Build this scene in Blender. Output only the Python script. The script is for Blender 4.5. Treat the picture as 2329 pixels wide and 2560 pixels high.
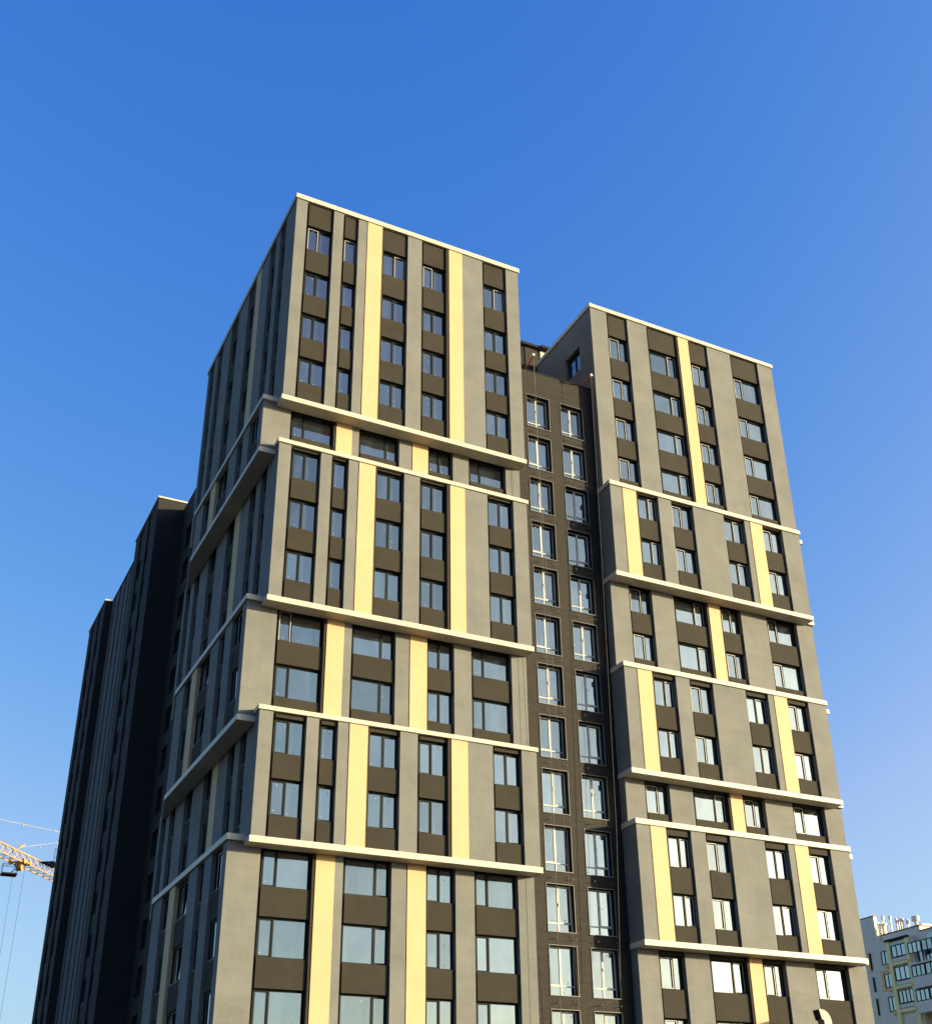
import bpy, math, random
from mathutils import Vector, Matrix

random.seed(7)
sc = bpy.context.scene
for o in list(bpy.data.objects):
    bpy.data.objects.remove(o)
col = sc.collection
R = math.radians
ZO = 55.14                      # height of the left tower's roof line above the ground

# ------------------------------------------------------------------ camera
cam_d = bpy.data.cameras.new("camera")
cam = bpy.data.objects.new("camera", cam_d)
col.objects.link(cam)
sc.camera = cam
cam_d.sensor_fit = 'HORIZONTAL'
cam_d.sensor_width = 36.0
cam_d.lens = 36.0 * 3039.313 / 2329.0
cam_d.shift_x = -75.5 / 2329.0
cam_d.shift_y = 160.05 / 2329.0
cam_d.clip_start = 0.1
cam_d.clip_end = 4000
yaw, pitch, roll = 0.490533717, 0.485007648, -0.0247986307
fw = Vector((math.sin(yaw) * math.cos(pitch), math.cos(yaw) * math.cos(pitch), math.sin(pitch)))
r_ = fw.cross(Vector((0, 0, 1))).normalized()
u_ = r_.cross(fw)
cr, sr = math.cos(roll), math.sin(roll)
rv = cr * r_ + sr * u_
uv = -sr * r_ + cr * u_
m = Matrix((rv, uv, -fw)).transposed().to_4x4()
m.translation = Vector((-15.0800, -52.1234, -53.5361 + ZO))
cam.matrix_world = m

# ------------------------------------------------------------------ sky, sun, exposure
SUN_AZ, SUN_EL = 122.0, 11.0       # azimuth clockwise from +Y
world = bpy.data.worlds.new("World")
sc.world = world
world.use_nodes = True
nt = world.node_tree
nt.nodes.clear()
sky = nt.nodes.new("ShaderNodeTexSky")
sky.sky_type = 'NISHITA'
sky.sun_disc = False
sky.sun_elevation = R(SUN_EL)
sky.sun_rotation = R(SUN_AZ)
sky.altitude = 0
sky.air_density = 1.0
sky.dust_density = 3.0
sky.ozone_density = 3.0
bg = nt.nodes.new("ShaderNodeBackground")
bg.inputs['Strength'].default_value = 0.11
wo = nt.nodes.new("ShaderNodeOutputWorld")
# white balance of the clear evening sky: a deeper blue overhead, pale towards the horizon
sp_ = nt.nodes.new("ShaderNodeSeparateColor")
cb_ = nt.nodes.new("ShaderNodeCombineColor")
nt.links.new(sky.outputs[0], sp_.inputs[0])


def wmath(op, a, b):
    nd = nt.nodes.new("ShaderNodeMath")
    nd.operation = op
    for i, v in enumerate((a, b)):
        if isinstance(v, (int, float)): nd.inputs[i].default_value = v
        else: nt.links.new(v, nd.inputs[i])
    return nd.outputs[0]


red = sp_.outputs[0]
nt.links.new(wmath('MINIMUM', wmath('MULTIPLY', wmath('POWER', red, 2.2), 1.304), wmath('MULTIPLY', red, 1.22)), cb_.inputs[0])
nt.links.new(wmath('MINIMUM', wmath('MULTIPLY', wmath('POWER', sp_.outputs[1], 1.25), 0.985), wmath('MULTIPLY', sp_.outputs[1], 1.26)), cb_.inputs[1])
nt.links.new(wmath('MAXIMUM', wmath('MULTIPLY', wmath('POWER', sp_.outputs[2], 0.5), 1.87), wmath('MULTIPLY', sp_.outputs[2], 1.12)), cb_.inputs[2])
nt.links.new(cb_.outputs[0], bg.inputs['Color'])
nt.links.new(bg.outputs[0], wo.inputs['Surface'])

sun_d = bpy.data.lights.new("sun", 'SUN')
sun = bpy.data.objects.new("sun", sun_d)
col.objects.link(sun)
sun_d.energy = 5.0
sun_d.angle = R(0.5)
sun_d.color = (1.0, 0.835, 0.51)
to_sun = Vector((math.sin(R(SUN_AZ)) * math.cos(R(SUN_EL)), math.cos(R(SUN_AZ)) * math.cos(R(SUN_EL)), math.sin(R(SUN_EL))))
sun.rotation_euler = to_sun.to_track_quat('Z', 'Y').to_euler()
sun.location = (60, -60, 90)

sc.view_settings.view_transform = 'Standard'
sc.view_settings.look = 'None'
sc.view_settings.gamma = 1.0
sc.view_settings.exposure = 1.45
sc.cycles.max_bounces = 6
sc.cycles.use_adaptive_sampling = True


# ------------------------------------------------------------------ materials
def new_mat(name):
    mt = bpy.data.materials.new(name)
    mt.use_nodes = True
    n = mt.node_tree
    n.nodes.clear()
    out = n.nodes.new("ShaderNodeOutputMaterial")
    bs = n.nodes.new("ShaderNodeBsdfPrincipled")
    n.links.new(bs.outputs[0], out.inputs[0])
    return mt, n, bs


def plaster(name, c, var=0.10, rough=0.9, grain=0.25, streak=0.0):
    """render / stucco: blotches a few metres wide, fine speckle and a grain bump"""
    mt, n, bs = new_mat(name)
    tc = n.nodes.new("ShaderNodeTexCoord")
    geo = n.nodes.new("ShaderNodeNewGeometry")
    n1 = n.nodes.new("ShaderNodeTexNoise")
    n1.inputs['Scale'].default_value = 0.55
    n1.inputs['Detail'].default_value = 5
    n1.inputs['Roughness'].default_value = 0.62
    n2 = n.nodes.new("ShaderNodeTexNoise")
    n2.inputs['Scale'].default_value = 9
    n2.inputs['Detail'].default_value = 3
    n.links.new(geo.outputs['Position'], n1.inputs['Vector'])
    n.links.new(geo.outputs['Position'], n2.inputs['Vector'])
    ad = n.nodes.new("ShaderNodeMath")
    ad.operation = 'MULTIPLY_ADD'
    ad.inputs[1].default_value = 0.45
    n.links.new(n2.outputs['Fac'], ad.inputs[0])
    n.links.new(n1.outputs['Fac'], ad.inputs[2])
    # rain streaks: noise stretched down the wall, added to the blotches
    mp = n.nodes.new("ShaderNodeMapping")
    mp.inputs['Scale'].default_value = (4.0, 4.0, 0.10)
    n.links.new(geo.outputs['Position'], mp.inputs[0])
    n4 = n.nodes.new("ShaderNodeTexNoise")
    n4.inputs['Scale'].default_value = 1.0
    n4.inputs['Detail'].default_value = 4
    n.links.new(mp.outputs[0], n4.inputs['Vector'])
    # trowel laps: long faint level bands
    mp2 = n.nodes.new("ShaderNodeMapping")
    mp2.inputs['Scale'].default_value = (0.5, 0.5, 3.2)
    n.links.new(geo.outputs['Position'], mp2.inputs[0])
    n5 = n.nodes.new("ShaderNodeTexNoise")
    n5.inputs['Scale'].default_value = 1.0
    n5.inputs['Detail'].default_value = 3
    n.links.new(mp2.outputs[0], n5.inputs['Vector'])
    ad2 = n.nodes.new("ShaderNodeMath")
    ad2.operation = 'MULTIPLY_ADD'
    ad2.inputs[1].default_value = 0.16
    n.links.new(n4.outputs['Fac'], ad2.inputs[0])
    n.links.new(ad.outputs[0], ad2.inputs[2])
    ad3 = n.nodes.new("ShaderNodeMath")
    ad3.operation = 'MULTIPLY_ADD'
    ad3.inputs[1].default_value = 0.26
    n.links.new(n5.outputs['Fac'], ad3.inputs[0])
    n.links.new(ad2.outputs[0], ad3.inputs[2])
    mr = n.nodes.new("ShaderNodeMapRange")
    mr.inputs[1].default_value = 0.66
    mr.inputs[2].default_value = 1.20
    mr.inputs[3].default_value = 1 - var
    mr.inputs[4].default_value = 1 + var
    n.links.new(ad3.outputs[0], mr.inputs[0])
    mx = n.nodes.new("ShaderNodeMix")
    mx.data_type = 'RGBA'
    mx.blend_type = 'MULTIPLY'
    mx.inputs['Factor'].default_value = 1
    mx.inputs['A'].default_value = (*c, 1)
    n.links.new(mr.outputs[0], mx.inputs['B'])
    n.links.new(mx.outputs['Result'], bs.inputs['Base Color'])
    bs.inputs['Roughness'].default_value = rough
    bs.inputs['Specular IOR Level'].default_value = 0.2
    if grain:
        n3 = n.nodes.new("ShaderNodeTexNoise")
        n3.inputs['Scale'].default_value = 30
        n3.inputs['Detail'].default_value = 2
        n.links.new(geo.outputs['Position'], n3.inputs['Vector'])
        bp = n.nodes.new("ShaderNodeBump")
        bp.inputs['Strength'].default_value = grain
        bp.inputs['Distance'].default_value = 0.02
        n.links.new(n3.outputs['Fac'], bp.inputs['Height'])
        n.links.new(bp.outputs[0], bs.inputs['Normal'])
    return mt


def plain(name, c, rough=0.5, metal=0.0, var=0.08, spec=0.3):
    mt, n, bs = new_mat(name)
    geo = n.nodes.new("ShaderNodeNewGeometry")
    n1 = n.nodes.new("ShaderNodeTexNoise")
    n1.inputs['Scale'].default_value = 3
    n1.inputs['Detail'].default_value = 4
    n.links.new(geo.outputs['Position'], n1.inputs['Vector'])
    mr = n.nodes.new("ShaderNodeMapRange")
    mr.inputs[1].default_value = 0.3
    mr.inputs[2].default_value = 0.7
    mr.inputs[3].default_value = 1 - var
    mr.inputs[4].default_value = 1 + var
    n.links.new(n1.outputs['Fac'], mr.inputs[0])
    mx = n.nodes.new("ShaderNodeMix")
    mx.data_type = 'RGBA'
    mx.blend_type = 'MULTIPLY'
    mx.inputs['Factor'].default_value = 1
    mx.inputs['A'].default_value = (*c, 1)
    n.links.new(mr.outputs[0], mx.inputs['B'])
    n.links.new(mx.outputs['Result'], bs.inputs['Base Color'])
    bs.inputs['Roughness'].default_value = rough
    bs.inputs['Metallic'].default_value = metal
    bs.inputs['Specular IOR Level'].default_value = spec
    return mt


def brick(name, c1, c2, mortar, w=0.26, h=0.075, nv=0.28):
    mt, n, bs = new_mat(name)
    geo = n.nodes.new("ShaderNodeNewGeometry")
    sep = n.nodes.new("ShaderNodeSeparateXYZ")
    n.links.new(geo.outputs['Position'], sep.inputs[0])
    ad = n.nodes.new("ShaderNodeMath")
    ad.operation = 'ADD'
    n.links.new(sep.outputs['X'], ad.inputs[0])
    n.links.new(sep.outputs['Y'], ad.inputs[1])
    cb = n.nodes.new("ShaderNodeCombineXYZ")
    n.links.new(ad.outputs[0], cb.inputs['X'])
    n.links.new(sep.outputs['Z'], cb.inputs['Y'])
    br = n.nodes.new("ShaderNodeTexBrick")
    br.inputs['Color1'].default_value = (*c1, 1)
    br.inputs['Color2'].default_value = (*c2, 1)
    br.inputs['Mortar'].default_value = (*mortar, 1)
    br.inputs['Scale'].default_value = 1
    br.inputs['Mortar Size'].default_value = 0.010
    br.inputs['Mortar Smooth'].default_value = 0.2
    br.inputs['Brick Width'].default_value = w
    br.inputs['Row Height'].default_value = h
    n.links.new(cb.outputs[0], br.inputs['Vector'])
    n1 = n.nodes.new("ShaderNodeTexNoise")
    n1.inputs['Scale'].default_value = 1.6
    n1.inputs['Detail'].default_value = 6
    mp = n.nodes.new("ShaderNodeMapping")
    mp.inputs['Scale'].default_value = (0.6, 0.6, 3.5)
    n.links.new(geo.outputs['Position'], mp.inputs[0])
    n.links.new(mp.outputs[0], n1.inputs['Vector'])
    mr = n.nodes.new("ShaderNodeMapRange")
    mr.inputs[1].default_value = 0.3
    mr.inputs[2].default_value = 0.7
    mr.inputs[3].default_value = 1 - nv
    mr.inputs[4].default_value = 1 + nv
    n.links.new(n1.outputs['Fac'], mr.inputs[0])
    mx = n.nodes.new("ShaderNodeMix")
    mx.data_type = 'RGBA'
    mx.blend_type = 'MULTIPLY'
    mx.inputs['Factor'].default_value = 1
    n.links.new(br.outputs['Color'], mx.inputs['A'])
    n.links.new(mr.outputs[0], mx.inputs['B'])
    n.links.new(mx.outputs['Result'], bs.inputs['Base Color'])
    bp = n.nodes.new("ShaderNodeBump")
    bp.inputs['Strength'].default_value = 0.5
    bp.inputs['Distance'].default_value = 0.012
    bp.invert = True
    n.links.new(br.outputs['Fac'], bp.inputs['Height'])
    n.links.new(bp.outputs[0], bs.inputs['Normal'])
    bs.inputs['Roughness'].default_value = 0.8
    bs.inputs['Specular IOR Level'].default_value = 0.25
    return mt


def glass(name, tint=(0.9, 0.95, 1.0), ior=2.1, interior=(0.035, 0.04, 0.045), wavy=0.012):
    """coated double glazing: a dark room behind, a slightly rippled mirror of the sky in front"""
    mt = bpy.data.materials.new(name)
    mt.use_nodes = True
    n = mt.node_tree
    n.nodes.clear()
    out = n.nodes.new("ShaderNodeOutputMaterial")
    mix = n.nodes.new("ShaderNodeMixShader")
    df = n.nodes.new("ShaderNodeBsdfDiffuse")
    gl = n.nodes.new("ShaderNodeBsdfGlossy")
    fr = n.nodes.new("ShaderNodeFresnel")
    geo = n.nodes.new("ShaderNodeNewGeometry")
    nz = n.nodes.new("ShaderNodeTexNoise")
    nz.inputs['Scale'].default_value = 0.9
    nz.inputs['Detail'].default_value = 1
    n.links.new(geo.outputs['Position'], nz.inputs['Vector'])
    bp = n.nodes.new("ShaderNodeBump")
    bp.inputs['Strength'].default_value = 1.0
    bp.inputs['Distance'].default_value = wavy
    n.links.new(nz.outputs['Fac'], bp.inputs['Height'])
    n.links.new(bp.outputs[0], gl.inputs['Normal'])
    # curtains and rooms seen faintly through the glass
    n2 = n.nodes.new("ShaderNodeTexNoise")
    n2.inputs['Scale'].default_value = 1.0
    n2.inputs['Detail'].default_value = 2
    mp = n.nodes.new("ShaderNodeMapping")
    mp.inputs['Scale'].default_value = (1.7, 1.7, 0.35)
    n.links.new(geo.outputs['Position'], mp.inputs[0])
    n.links.new(mp.outputs[0], n2.inputs['Vector'])
    cr_ = n.nodes.new("ShaderNodeMapRange")
    cr_.inputs[1].default_value = 0.45
    cr_.inputs[2].default_value = 0.68
    cr_.inputs[3].default_value = 0.7
    cr_.inputs[4].default_value = 1.7
    n.links.new(n2.outputs['Fac'], cr_.inputs[0])
    mx = n.nodes.new("ShaderNodeMix")
    mx.data_type = 'RGBA'
    mx.blend_type = 'MULTIPLY'
    mx.inputs['Factor'].default_value = 1
    mx.inputs['A'].default_value = (*interior, 1)
    n.links.new(cr_.outputs[0], mx.inputs['B'])
    n.links.new(mx.outputs['Result'], df.inputs['Color'])
    gl.inputs['Color'].default_value = (*tint, 1)
    oi = n.nodes.new("ShaderNodeObjectInfo")
    vr = n.nodes.new("ShaderNodeMapRange")
    vr.inputs[3].default_value = ior * .88
    vr.inputs[4].default_value = ior * 1.10
    n.links.new(oi.outputs['Random'], vr.inputs[0])
    n.links.new(vr.outputs[0], fr.inputs['IOR'])
    gl.inputs['Roughness'].default_value = 0.015
    n.links.new(fr.outputs[0], mix.inputs[0])
    n.links.new(df.outputs[0], mix.inputs[1])
    n.links.new(gl.outputs[0], mix.inputs[2])
    n.links.new(mix.outputs[0], out.inputs[0])
    return mt


M = {}
M['grey'] = plaster('grey_plaster', (0.140, 0.140, 0.131), 0.17)
M['brown'] = plaster('anthracite_plaster', (0.0280, 0.0240, 0.0172), 0.2)
M['yellow'] = plaster('yellow_panel', (0.45, 0.315, 0.175), 0.05, 0.7, 0.1)
M['belt'] = plain('cream_metal_flashing', (0.44, 0.395, 0.315), 0.5, 0.0, 0.05)
_n = M['belt'].node_tree
_g = _n.nodes.new("ShaderNodeNewGeometry")
_s = _n.nodes.new("ShaderNodeSeparateXYZ")
_n.links.new(_g.outputs['Position'], _s.inputs[0])


def _mm(op, a, b=None):
    nd = _n.nodes.new("ShaderNodeMath"); nd.operation = op
    for i, v in enumerate((a, b)):
        if v is None: continue
        if isinstance(v, (int, float)): nd.inputs[i].default_value = v
        else: _n.links.new(v, nd.inputs[i])
    return nd.outputs[0]


_f = _mm('FRACT', _mm('MULTIPLY', _mm('ADD', _s.outputs[0], _s.outputs[1]), 1 / 2.45))
_s2 = _n.nodes.new("ShaderNodeSeparateXYZ")
_n.links.new(_g.outputs['Normal'], _s2.inputs[0])
_e = _mm('MULTIPLY', _mm('LESS_THAN', _f, 0.010), _mm('LESS_THAN', _mm('ABSOLUTE', _s2.outputs[2]), 0.5))
_b = _n.nodes["Principled BSDF"]
_src = _b.inputs['Base Color'].links[0].from_socket
_mx = _n.nodes.new("ShaderNodeMix"); _mx.data_type = 'RGBA'
_n.links.new(_e, _mx.inputs['Factor'])
_n.links.new(_src, _mx.inputs['A'])
_mx.inputs['B'].default_value = (0.26, 0.23, 0.18, 1)
_n.links.new(_mx.outputs['Result'], _b.inputs['Base Color'])
M['frame'] = plain('dark_window_frame', (0.014, 0.016, 0.014), 0.6, 0.0, 0.08, 0.08)
M['white'] = plain('white_window_frame', (0.44, 0.43, 0.40), 0.4, 0.0, 0.03)
M['rim'] = plain('pale_metal_rim', (0.17, 0.16, 0.145), 0.45, 0.0, 0.05)
M['glass'] = glass('coated_glass', (0.87, 0.95, 1.0), ior=3.0, interior=(0.014, 0.02, 0.028))
M['brick'] = brick('dark_brown_brick', (0.026, 0.0205, 0.0142), (0.0165, 0.0138, 0.0105), (0.008, 0.0075, 0.007))
M['orange'] = plain('orange_painted_steel', (0.42, 0.10, 0.04), 0.5, 0.0, 0.2)
M['rope'] = plain('pale_rope', (0.16, 0.14, 0.10), 0.9)
M['steel'] = plain('galvanised_steel', (0.125, 0.125, 0.115), 0.5, 0.2, 0.2)
M['dark'] = plain('dark_steel_and_shade', (0.018, 0.018, 0.020), 0.7, 0.0, 0.08, 0.08)  # steel parts; also painted on the tower cores as groove shade
M['rear'] = plaster('shade_darkened_plaster', (0.024, 0.024, 0.0235), 0.2)  # the grey plaster darkened, deep shade of the rear towers put into its colour
M['roof'] = plain('roof_membrane', (0.09, 0.09, 0.09), 0.9)
M['sticker'] = plain('white_sticker', (0.33, 0.33, 0.32), 0.6)


# ------------------------------------------------------------------ mesh helpers
class MB:
    def __init__(self):
        self.v, self.f, self.m = [], [], []

    def quad(self, pts, mi=0):
        b = len(self.v)
        self.v += [tuple(p) for p in pts]
        self.f.append(tuple(range(b, b + len(pts))))
        self.m.append(mi)

    def box(self, x0, x1, y0, y1, z0, z1, mi=0, ms=None):
        """ms: optional material per face, order -x +x -y +y -z +z"""
        if x0 > x1: x0, x1 = x1, x0
        if y0 > y1: y0, y1 = y1, y0
        if z0 > z1: z0, z1 = z1, z0
        b = len(self.v)
        self.v += [(x0, y0, z0), (x1, y0, z0), (x1, y1, z0), (x0, y1, z0), (x0, y0, z1), (x1, y0, z1), (x1, y1, z1), (x0, y1, z1)]
        fs = [(0, 4, 7, 3), (1, 2, 6, 5), (0, 1, 5, 4), (3, 7, 6, 2), (0, 3, 2, 1), (4, 5, 6, 7)]
        for i, f in enumerate(fs):
            self.f.append(tuple(b + k for k in f))
            self.m.append(ms[i] if ms else mi)

    def prism(self, poly, z0, z1, mi=0):
        """poly counter-clockwise seen from above"""
        a = sum(poly[i][0] * poly[(i + 1) % len(poly)][1] - poly[(i + 1) % len(poly)][0] * poly[i][1] for i in range(len(poly)))
        if a < 0: poly = poly[::-1]
        n = len(poly)
        b = len(self.v)
        self.v += [(p[0], p[1], z0) for p in poly] + [(p[0], p[1], z1) for p in poly]
        for i in range(n):
            j = (i + 1) % n
            self.f.append((b + i, b + j, b + n + j, b + n + i)); self.m.append(mi)
        self.f.append(tuple(b + n + i for i in range(n))); self.m.append(mi)
        self.f.append(tuple(b + i for i in reversed(range(n)))); self.m.append(mi)

    def bar(self, p, q, r, mi=0, seg=4, r2=None):
        p, q = Vector(p), Vector(q)
        d = q - p
        if d.length < 1e-6: return
        d.normalize()
        a = d.cross(Vector((0, 0, 1)))
        if a.length < 1e-3: a = Vector((1, 0, 0))
        a.normalize(); c = d.cross(a)
        r2 = r if r2 is None else r2
        b = len(self.v)
        for base, rr in ((p, r), (q, r2)):
            for i in range(seg):
                t = 2 * math.pi * (i + .5) / seg
                self.v.append(tuple(base + (a * math.cos(t) + c * math.sin(t)) * rr))
        for i in range(seg):
            j = (i + 1) % seg
            self.f.append((b + i, b + j, b + seg + j, b + seg + i)); self.m.append(mi)
        self.f.append(tuple(b + seg + i for i in range(seg))); self.m.append(mi)
        self.f.append(tuple(b + i for i in reversed(range(seg)))); self.m.append(mi)

    def mesh(self, name, mats):
        me = bpy.data.meshes.new(name)
        me.from_pydata(self.v, [], self.f)
        for k in mats: me.materials.append(M[k])
        for i, p in enumerate(me.polygons): p.material_index = self.m[i]
        me.update()
        return me

    def build(self, name, mats, parent=None, loc=(0, 0, 0), rz=0):
        if isinstance(mats, str): mats = [mats]
        return put(name, self.mesh(name, mats), parent, loc, rz)


def put(name, me, parent=None, loc=(0, 0, 0), rz=0):
    o = bpy.data.objects.new(name, me)
    col.objects.link(o)
    if parent is not None: o.parent = parent
    o.location = loc
    o.rotation_euler = (0, 0, rz)
    return o


def thing(name, label, cat, loc=(0, 0, 0), group=None):
    o = bpy.data.objects.new(name, None)
    col.objects.link(o)
    o.location = loc
    o.empty_display_size = 1
    tag(o, label, cat, group)
    return o


def tag(o, label=None, cat=None, group=None, kind=None):
    if label: o['label'] = label
    if cat: o['category'] = cat
    if group: o['group'] = group
    if kind: o['kind'] = kind
    return o


# ------------------------------------------------------------------ windows (local: x to the right seen from outside, y inwards, z up from the sill)
WCACHE = {}


def window_mesh(w, h, mull, sash, style, var):
    """style dark / rimmed (white line round the opening sash) ; returns frame mesh and pane mesh"""
    key = (round(w, 2), round(h, 2), mull, sash, style, var)
    if key in WCACHE: return WCACHE[key]
    rnd = random.Random(hash((round(w * 100), round(h * 100), var, sash)) & 0xffff)
    fb, pb = MB(), MB()
    t, d = 0.055, 0.075
    F = 0
    # outer frame, butted
    fb.box(0, t, 0, d, 0, h, F); fb.box(w - t, w, 0, d, 0, h, F)
    fb.box(t, w - t, 0, d, 0, t, F); fb.box(t, w - t, 0, d, h - t * 1.5, h, F)
    xs = [t] + list(mull) + [w - t]
    for mx in mull:
        fb.box(mx - 0.04, mx + 0.04, -0.004, d, t, h - t * 1.5, F)
    # dark metal sill
    fb.box(-0.005, w + 0.01, -0.075, 0.0, -0.022, -0.001, 2)
    for i in range(len(xs) - 1):
        a = xs[i] + (0.04 if i else 0); b = xs[i + 1] - (0.04 if i < len(xs) - 2 else 0)
        z0, z1 = t, h - t * 1.5
        if sash == i:
            s = 0.05
            mi = 1 if style == 'rimmed' else 0
            y0 = 0.012 if style != 'rimmed' else -0.012
            e = 0.016
            # sash profile: dark leaf with a slim bright gasket line
            fb.box(a, a + s, y0, d - .01, z0, z1, 0); fb.box(b - s, b, y0, d - .01, z0, z1, 0)
            fb.box(a + s, b - s, y0, d - .01, z0, z0 + s, 0); fb.box(a + s, b - s, y0, d - .01, z1 - s, z1, 0)
            if mi:
                y1 = y0 - 0.006
                fb.box(a + .006, a + .006 + e * 1.8, y1, y0 - 0.0005, z0 + .01, z1 - .01, 1)
                fb.box(b - .006 - e * 1.8, b - .006, y1, y0 - 0.0005, z0 + .01, z1 - .01, 1)
                fb.box(a + .01 + e * 1.8, b - .01 - e * 1.8, y1, y0 - 0.0005, z1 - .008 - e * 1.8, z1 - .008, 1)
                if var % 2: fb.box(a + .01 + e * 1.8, b - .01 - e * 1.8, y1, y0 - 0.0005, z0 + .008, z0 + .008 + e * 1.8, 1)
            a += s; b -= s; z0 += s; z1 -= s
        y = 0.045
        ta, tb = rnd.uniform(-.006, .006), rnd.uniform(-.006, .006)
        if style == 'tilted' and i == sash:
            tb = 0.05
        pb.quad([(a, y - ta * (b - a), z0), (b, y + ta * (b - a), z0), (b, y + ta * (b - a) + tb * (z1 - z0), z1), (a, y - ta * (b - a) + tb * (z1 - z0), z1)], 0)
        # protective stickers left on new glass
        for (sx, sz) in ((rnd.uniform(.15, .5), rnd.uniform(.05, .12)), (rnd.uniform(.4, .85), rnd.uniform(.85, .94))) + (((rnd.uniform(.2, .8), rnd.uniform(.3, .75)),) if rnd.random() < .25 else ()):
            if rnd.random() < (.88 if sz < .5 else .45):
                cx, cz = a + (b - a) * sx, z0 + (z1 - z0) * sz
                rx, rz_ = rnd.uniform(.020, .034), rnd.uniform(.016, .023)
                n = 7
                pb.quad([(cx + rx * math.cos(k * 2 * math.pi / n), y - 0.022, cz + rz_ * math.sin(k * 2 * math.pi / n)) for k in range(n)], 1)
    res = (fb.mesh('window', ['frame', 'white', 'rim']), pb.mesh('pane', ['glass', 'sticker']))
    WCACHE[key] = res
    return res


def add_window(parent, loc, rz, w, h, mull=(), sash=None, style='dark', var=None):
    if var is None: var = random.randrange(5)
    fm, pm = window_mesh(w, h, tuple(mull), sash, style, var)
    o = put('window', fm, parent, loc, rz)
    put('pane', pm, o)
    return o


# ------------------------------------------------------------------ tower blocks
# a face of a block: local x to the right seen from outside, local y inwards (depth), z world
DP = 0.50       # pilaster depth
SP = 0.105      # spandrel face behind the pilaster face
WDF = {'front': 0.29, 'side': 0.17}      # window frame face behind the pilaster face


class Face:
    def __init__(self, kind, c0):
        self.wd = WDF[kind]
        self.kind, self.c0 = kind, c0      # 'front': y = c0, x = world x ; 'side': x = c0, local x = -world y

    def loc(self, u, d, z):
        return (u, self.c0 + d, z) if self.kind == 'front' else (self.c0 + d, -u, z)

    @property
    def rz(self):
        return 0 if self.kind == 'front' else -math.pi / 2


WD = 0.29


def face_detail(parent, face, u0, u1, strips, z0, z1, rows, wall, budget=None, endcut=(0, 0), spans=None, wmat='grey'):
    """strips: (a, b, spec) in local x.  spec: 'Y' yellow or dict(mull, sash, ...)
    rows: list of (sill z, head z, row index)"""
    mb = wall
    cuts = sorted(strips, key=lambda s: s[0])

    def fbox(m, a, b, d0, d1, za, zb, mi=0):
        if b - a < 1e-4: return
        if face.kind == 'front': m.box(a, b, face.c0 + d0, face.c0 + d1, za + ZO, zb + ZO, mi)
        else: m.box(face.c0 + d0, face.c0 + d1, -b, -a, za + ZO, zb + ZO, mi)
    cur = u0

    def pilaster(a, b):
        if b - a < .02: return
        p = MB(); fbox(p, a, b, 0, DP, z0, z1)
        p.build('wall', wmat, parent)

    def spandrel(a, b, za, zb):
        p = MB(); fbox(p, a, b, SP, WD + .08, za, zb)
        if spans is None: p.build('spandrel_panel', 'brown', parent)
        else: spans.append((p, (b - a) * (zb - za)))
    for a, b, spec in cuts:
        pilaster(cur + (endcut[0] if cur == u0 else 0), a)
        cur = b
    pilaster(cur, u1 - endcut[1])
    for a, b, spec in cuts:
        if spec == 'Y':
            y = MB(); fbox(y, a + 0.05, b, -0.012, DP - .05, z0, z1)
            y.build('yellow_panel', 'yellow', parent)
            continue
        gl = spec.get('gl', 0.15); gr = spec.get('gr', 0.0)
        # spandrels between the windows
        zs = z1
        for (sb, st, k) in rows:
            if st < zs - 0.02: spandrel(a + gl, b - gr, st, zs)
            zs = sb - 0.002
        if zs > z0 + 0.02: spandrel(a + gl, b - gr, z0, zs)
        if spec.get('finr'):
            s = MB(); fbox(s, b - gr + .02, b, 0.004, DP - .05, z0, z1); s.build('edge_trim', 'brown', parent)
        if spec.get('finl'):
            s = MB(); fbox(s, a, a + gl - .012, SP, DP - .05, z0, z1); s.build('edge_trim', 'brown', parent)
        wa, wb = a + gl + spec.get('wl', 0.01), b - gr - spec.get('wr', 0.03)
        # narrow jambs so nothing shows behind the window
        for (sb, st, k) in rows:
            if k in spec.get('skip', ()): continue
            w, h = wb - wa, st - sb
            mull = [m_ - wa for m_ in spec.get('mull', ())]
            style = 'dark'
            if k in spec.get('rim', ()): style = 'rimmed'
            if k in spec.get('tilt', ()): style = 'tilted'
            if budget is not None:
                budget.append((face, wa, sb, w, h, mull, spec.get('sash'), style, k))
            else:
                add_window(parent, face.loc(wa, face.wd, sb + ZO), face.rz, w, h, mull, spec.get('sash'), style)


def core(parent, poly, z0, z1, name='core', mats=('brown', 'grey')):
    mb = MB()
    mb.prism(poly, z0 + ZO, z1 + ZO, 0)
    return mb


def belt(parent, polys, z0, z1, mat='belt', name='belt_course'):
    mb = MB()
    for p in polys: mb.prism(p, z0 + ZO, z1 + ZO)
    o = mb.build(name, mat, parent)
    bv = o.modifiers.new('bevel', 'BEVEL'); bv.width = 0.012; bv.segments = 1; bv.limit_method = 'ANGLE'
    return o


def rect(x0, x1, y0, y1): return [(x0, y0), (x1, y0), (x1, y1), (x0, y1)]


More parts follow.
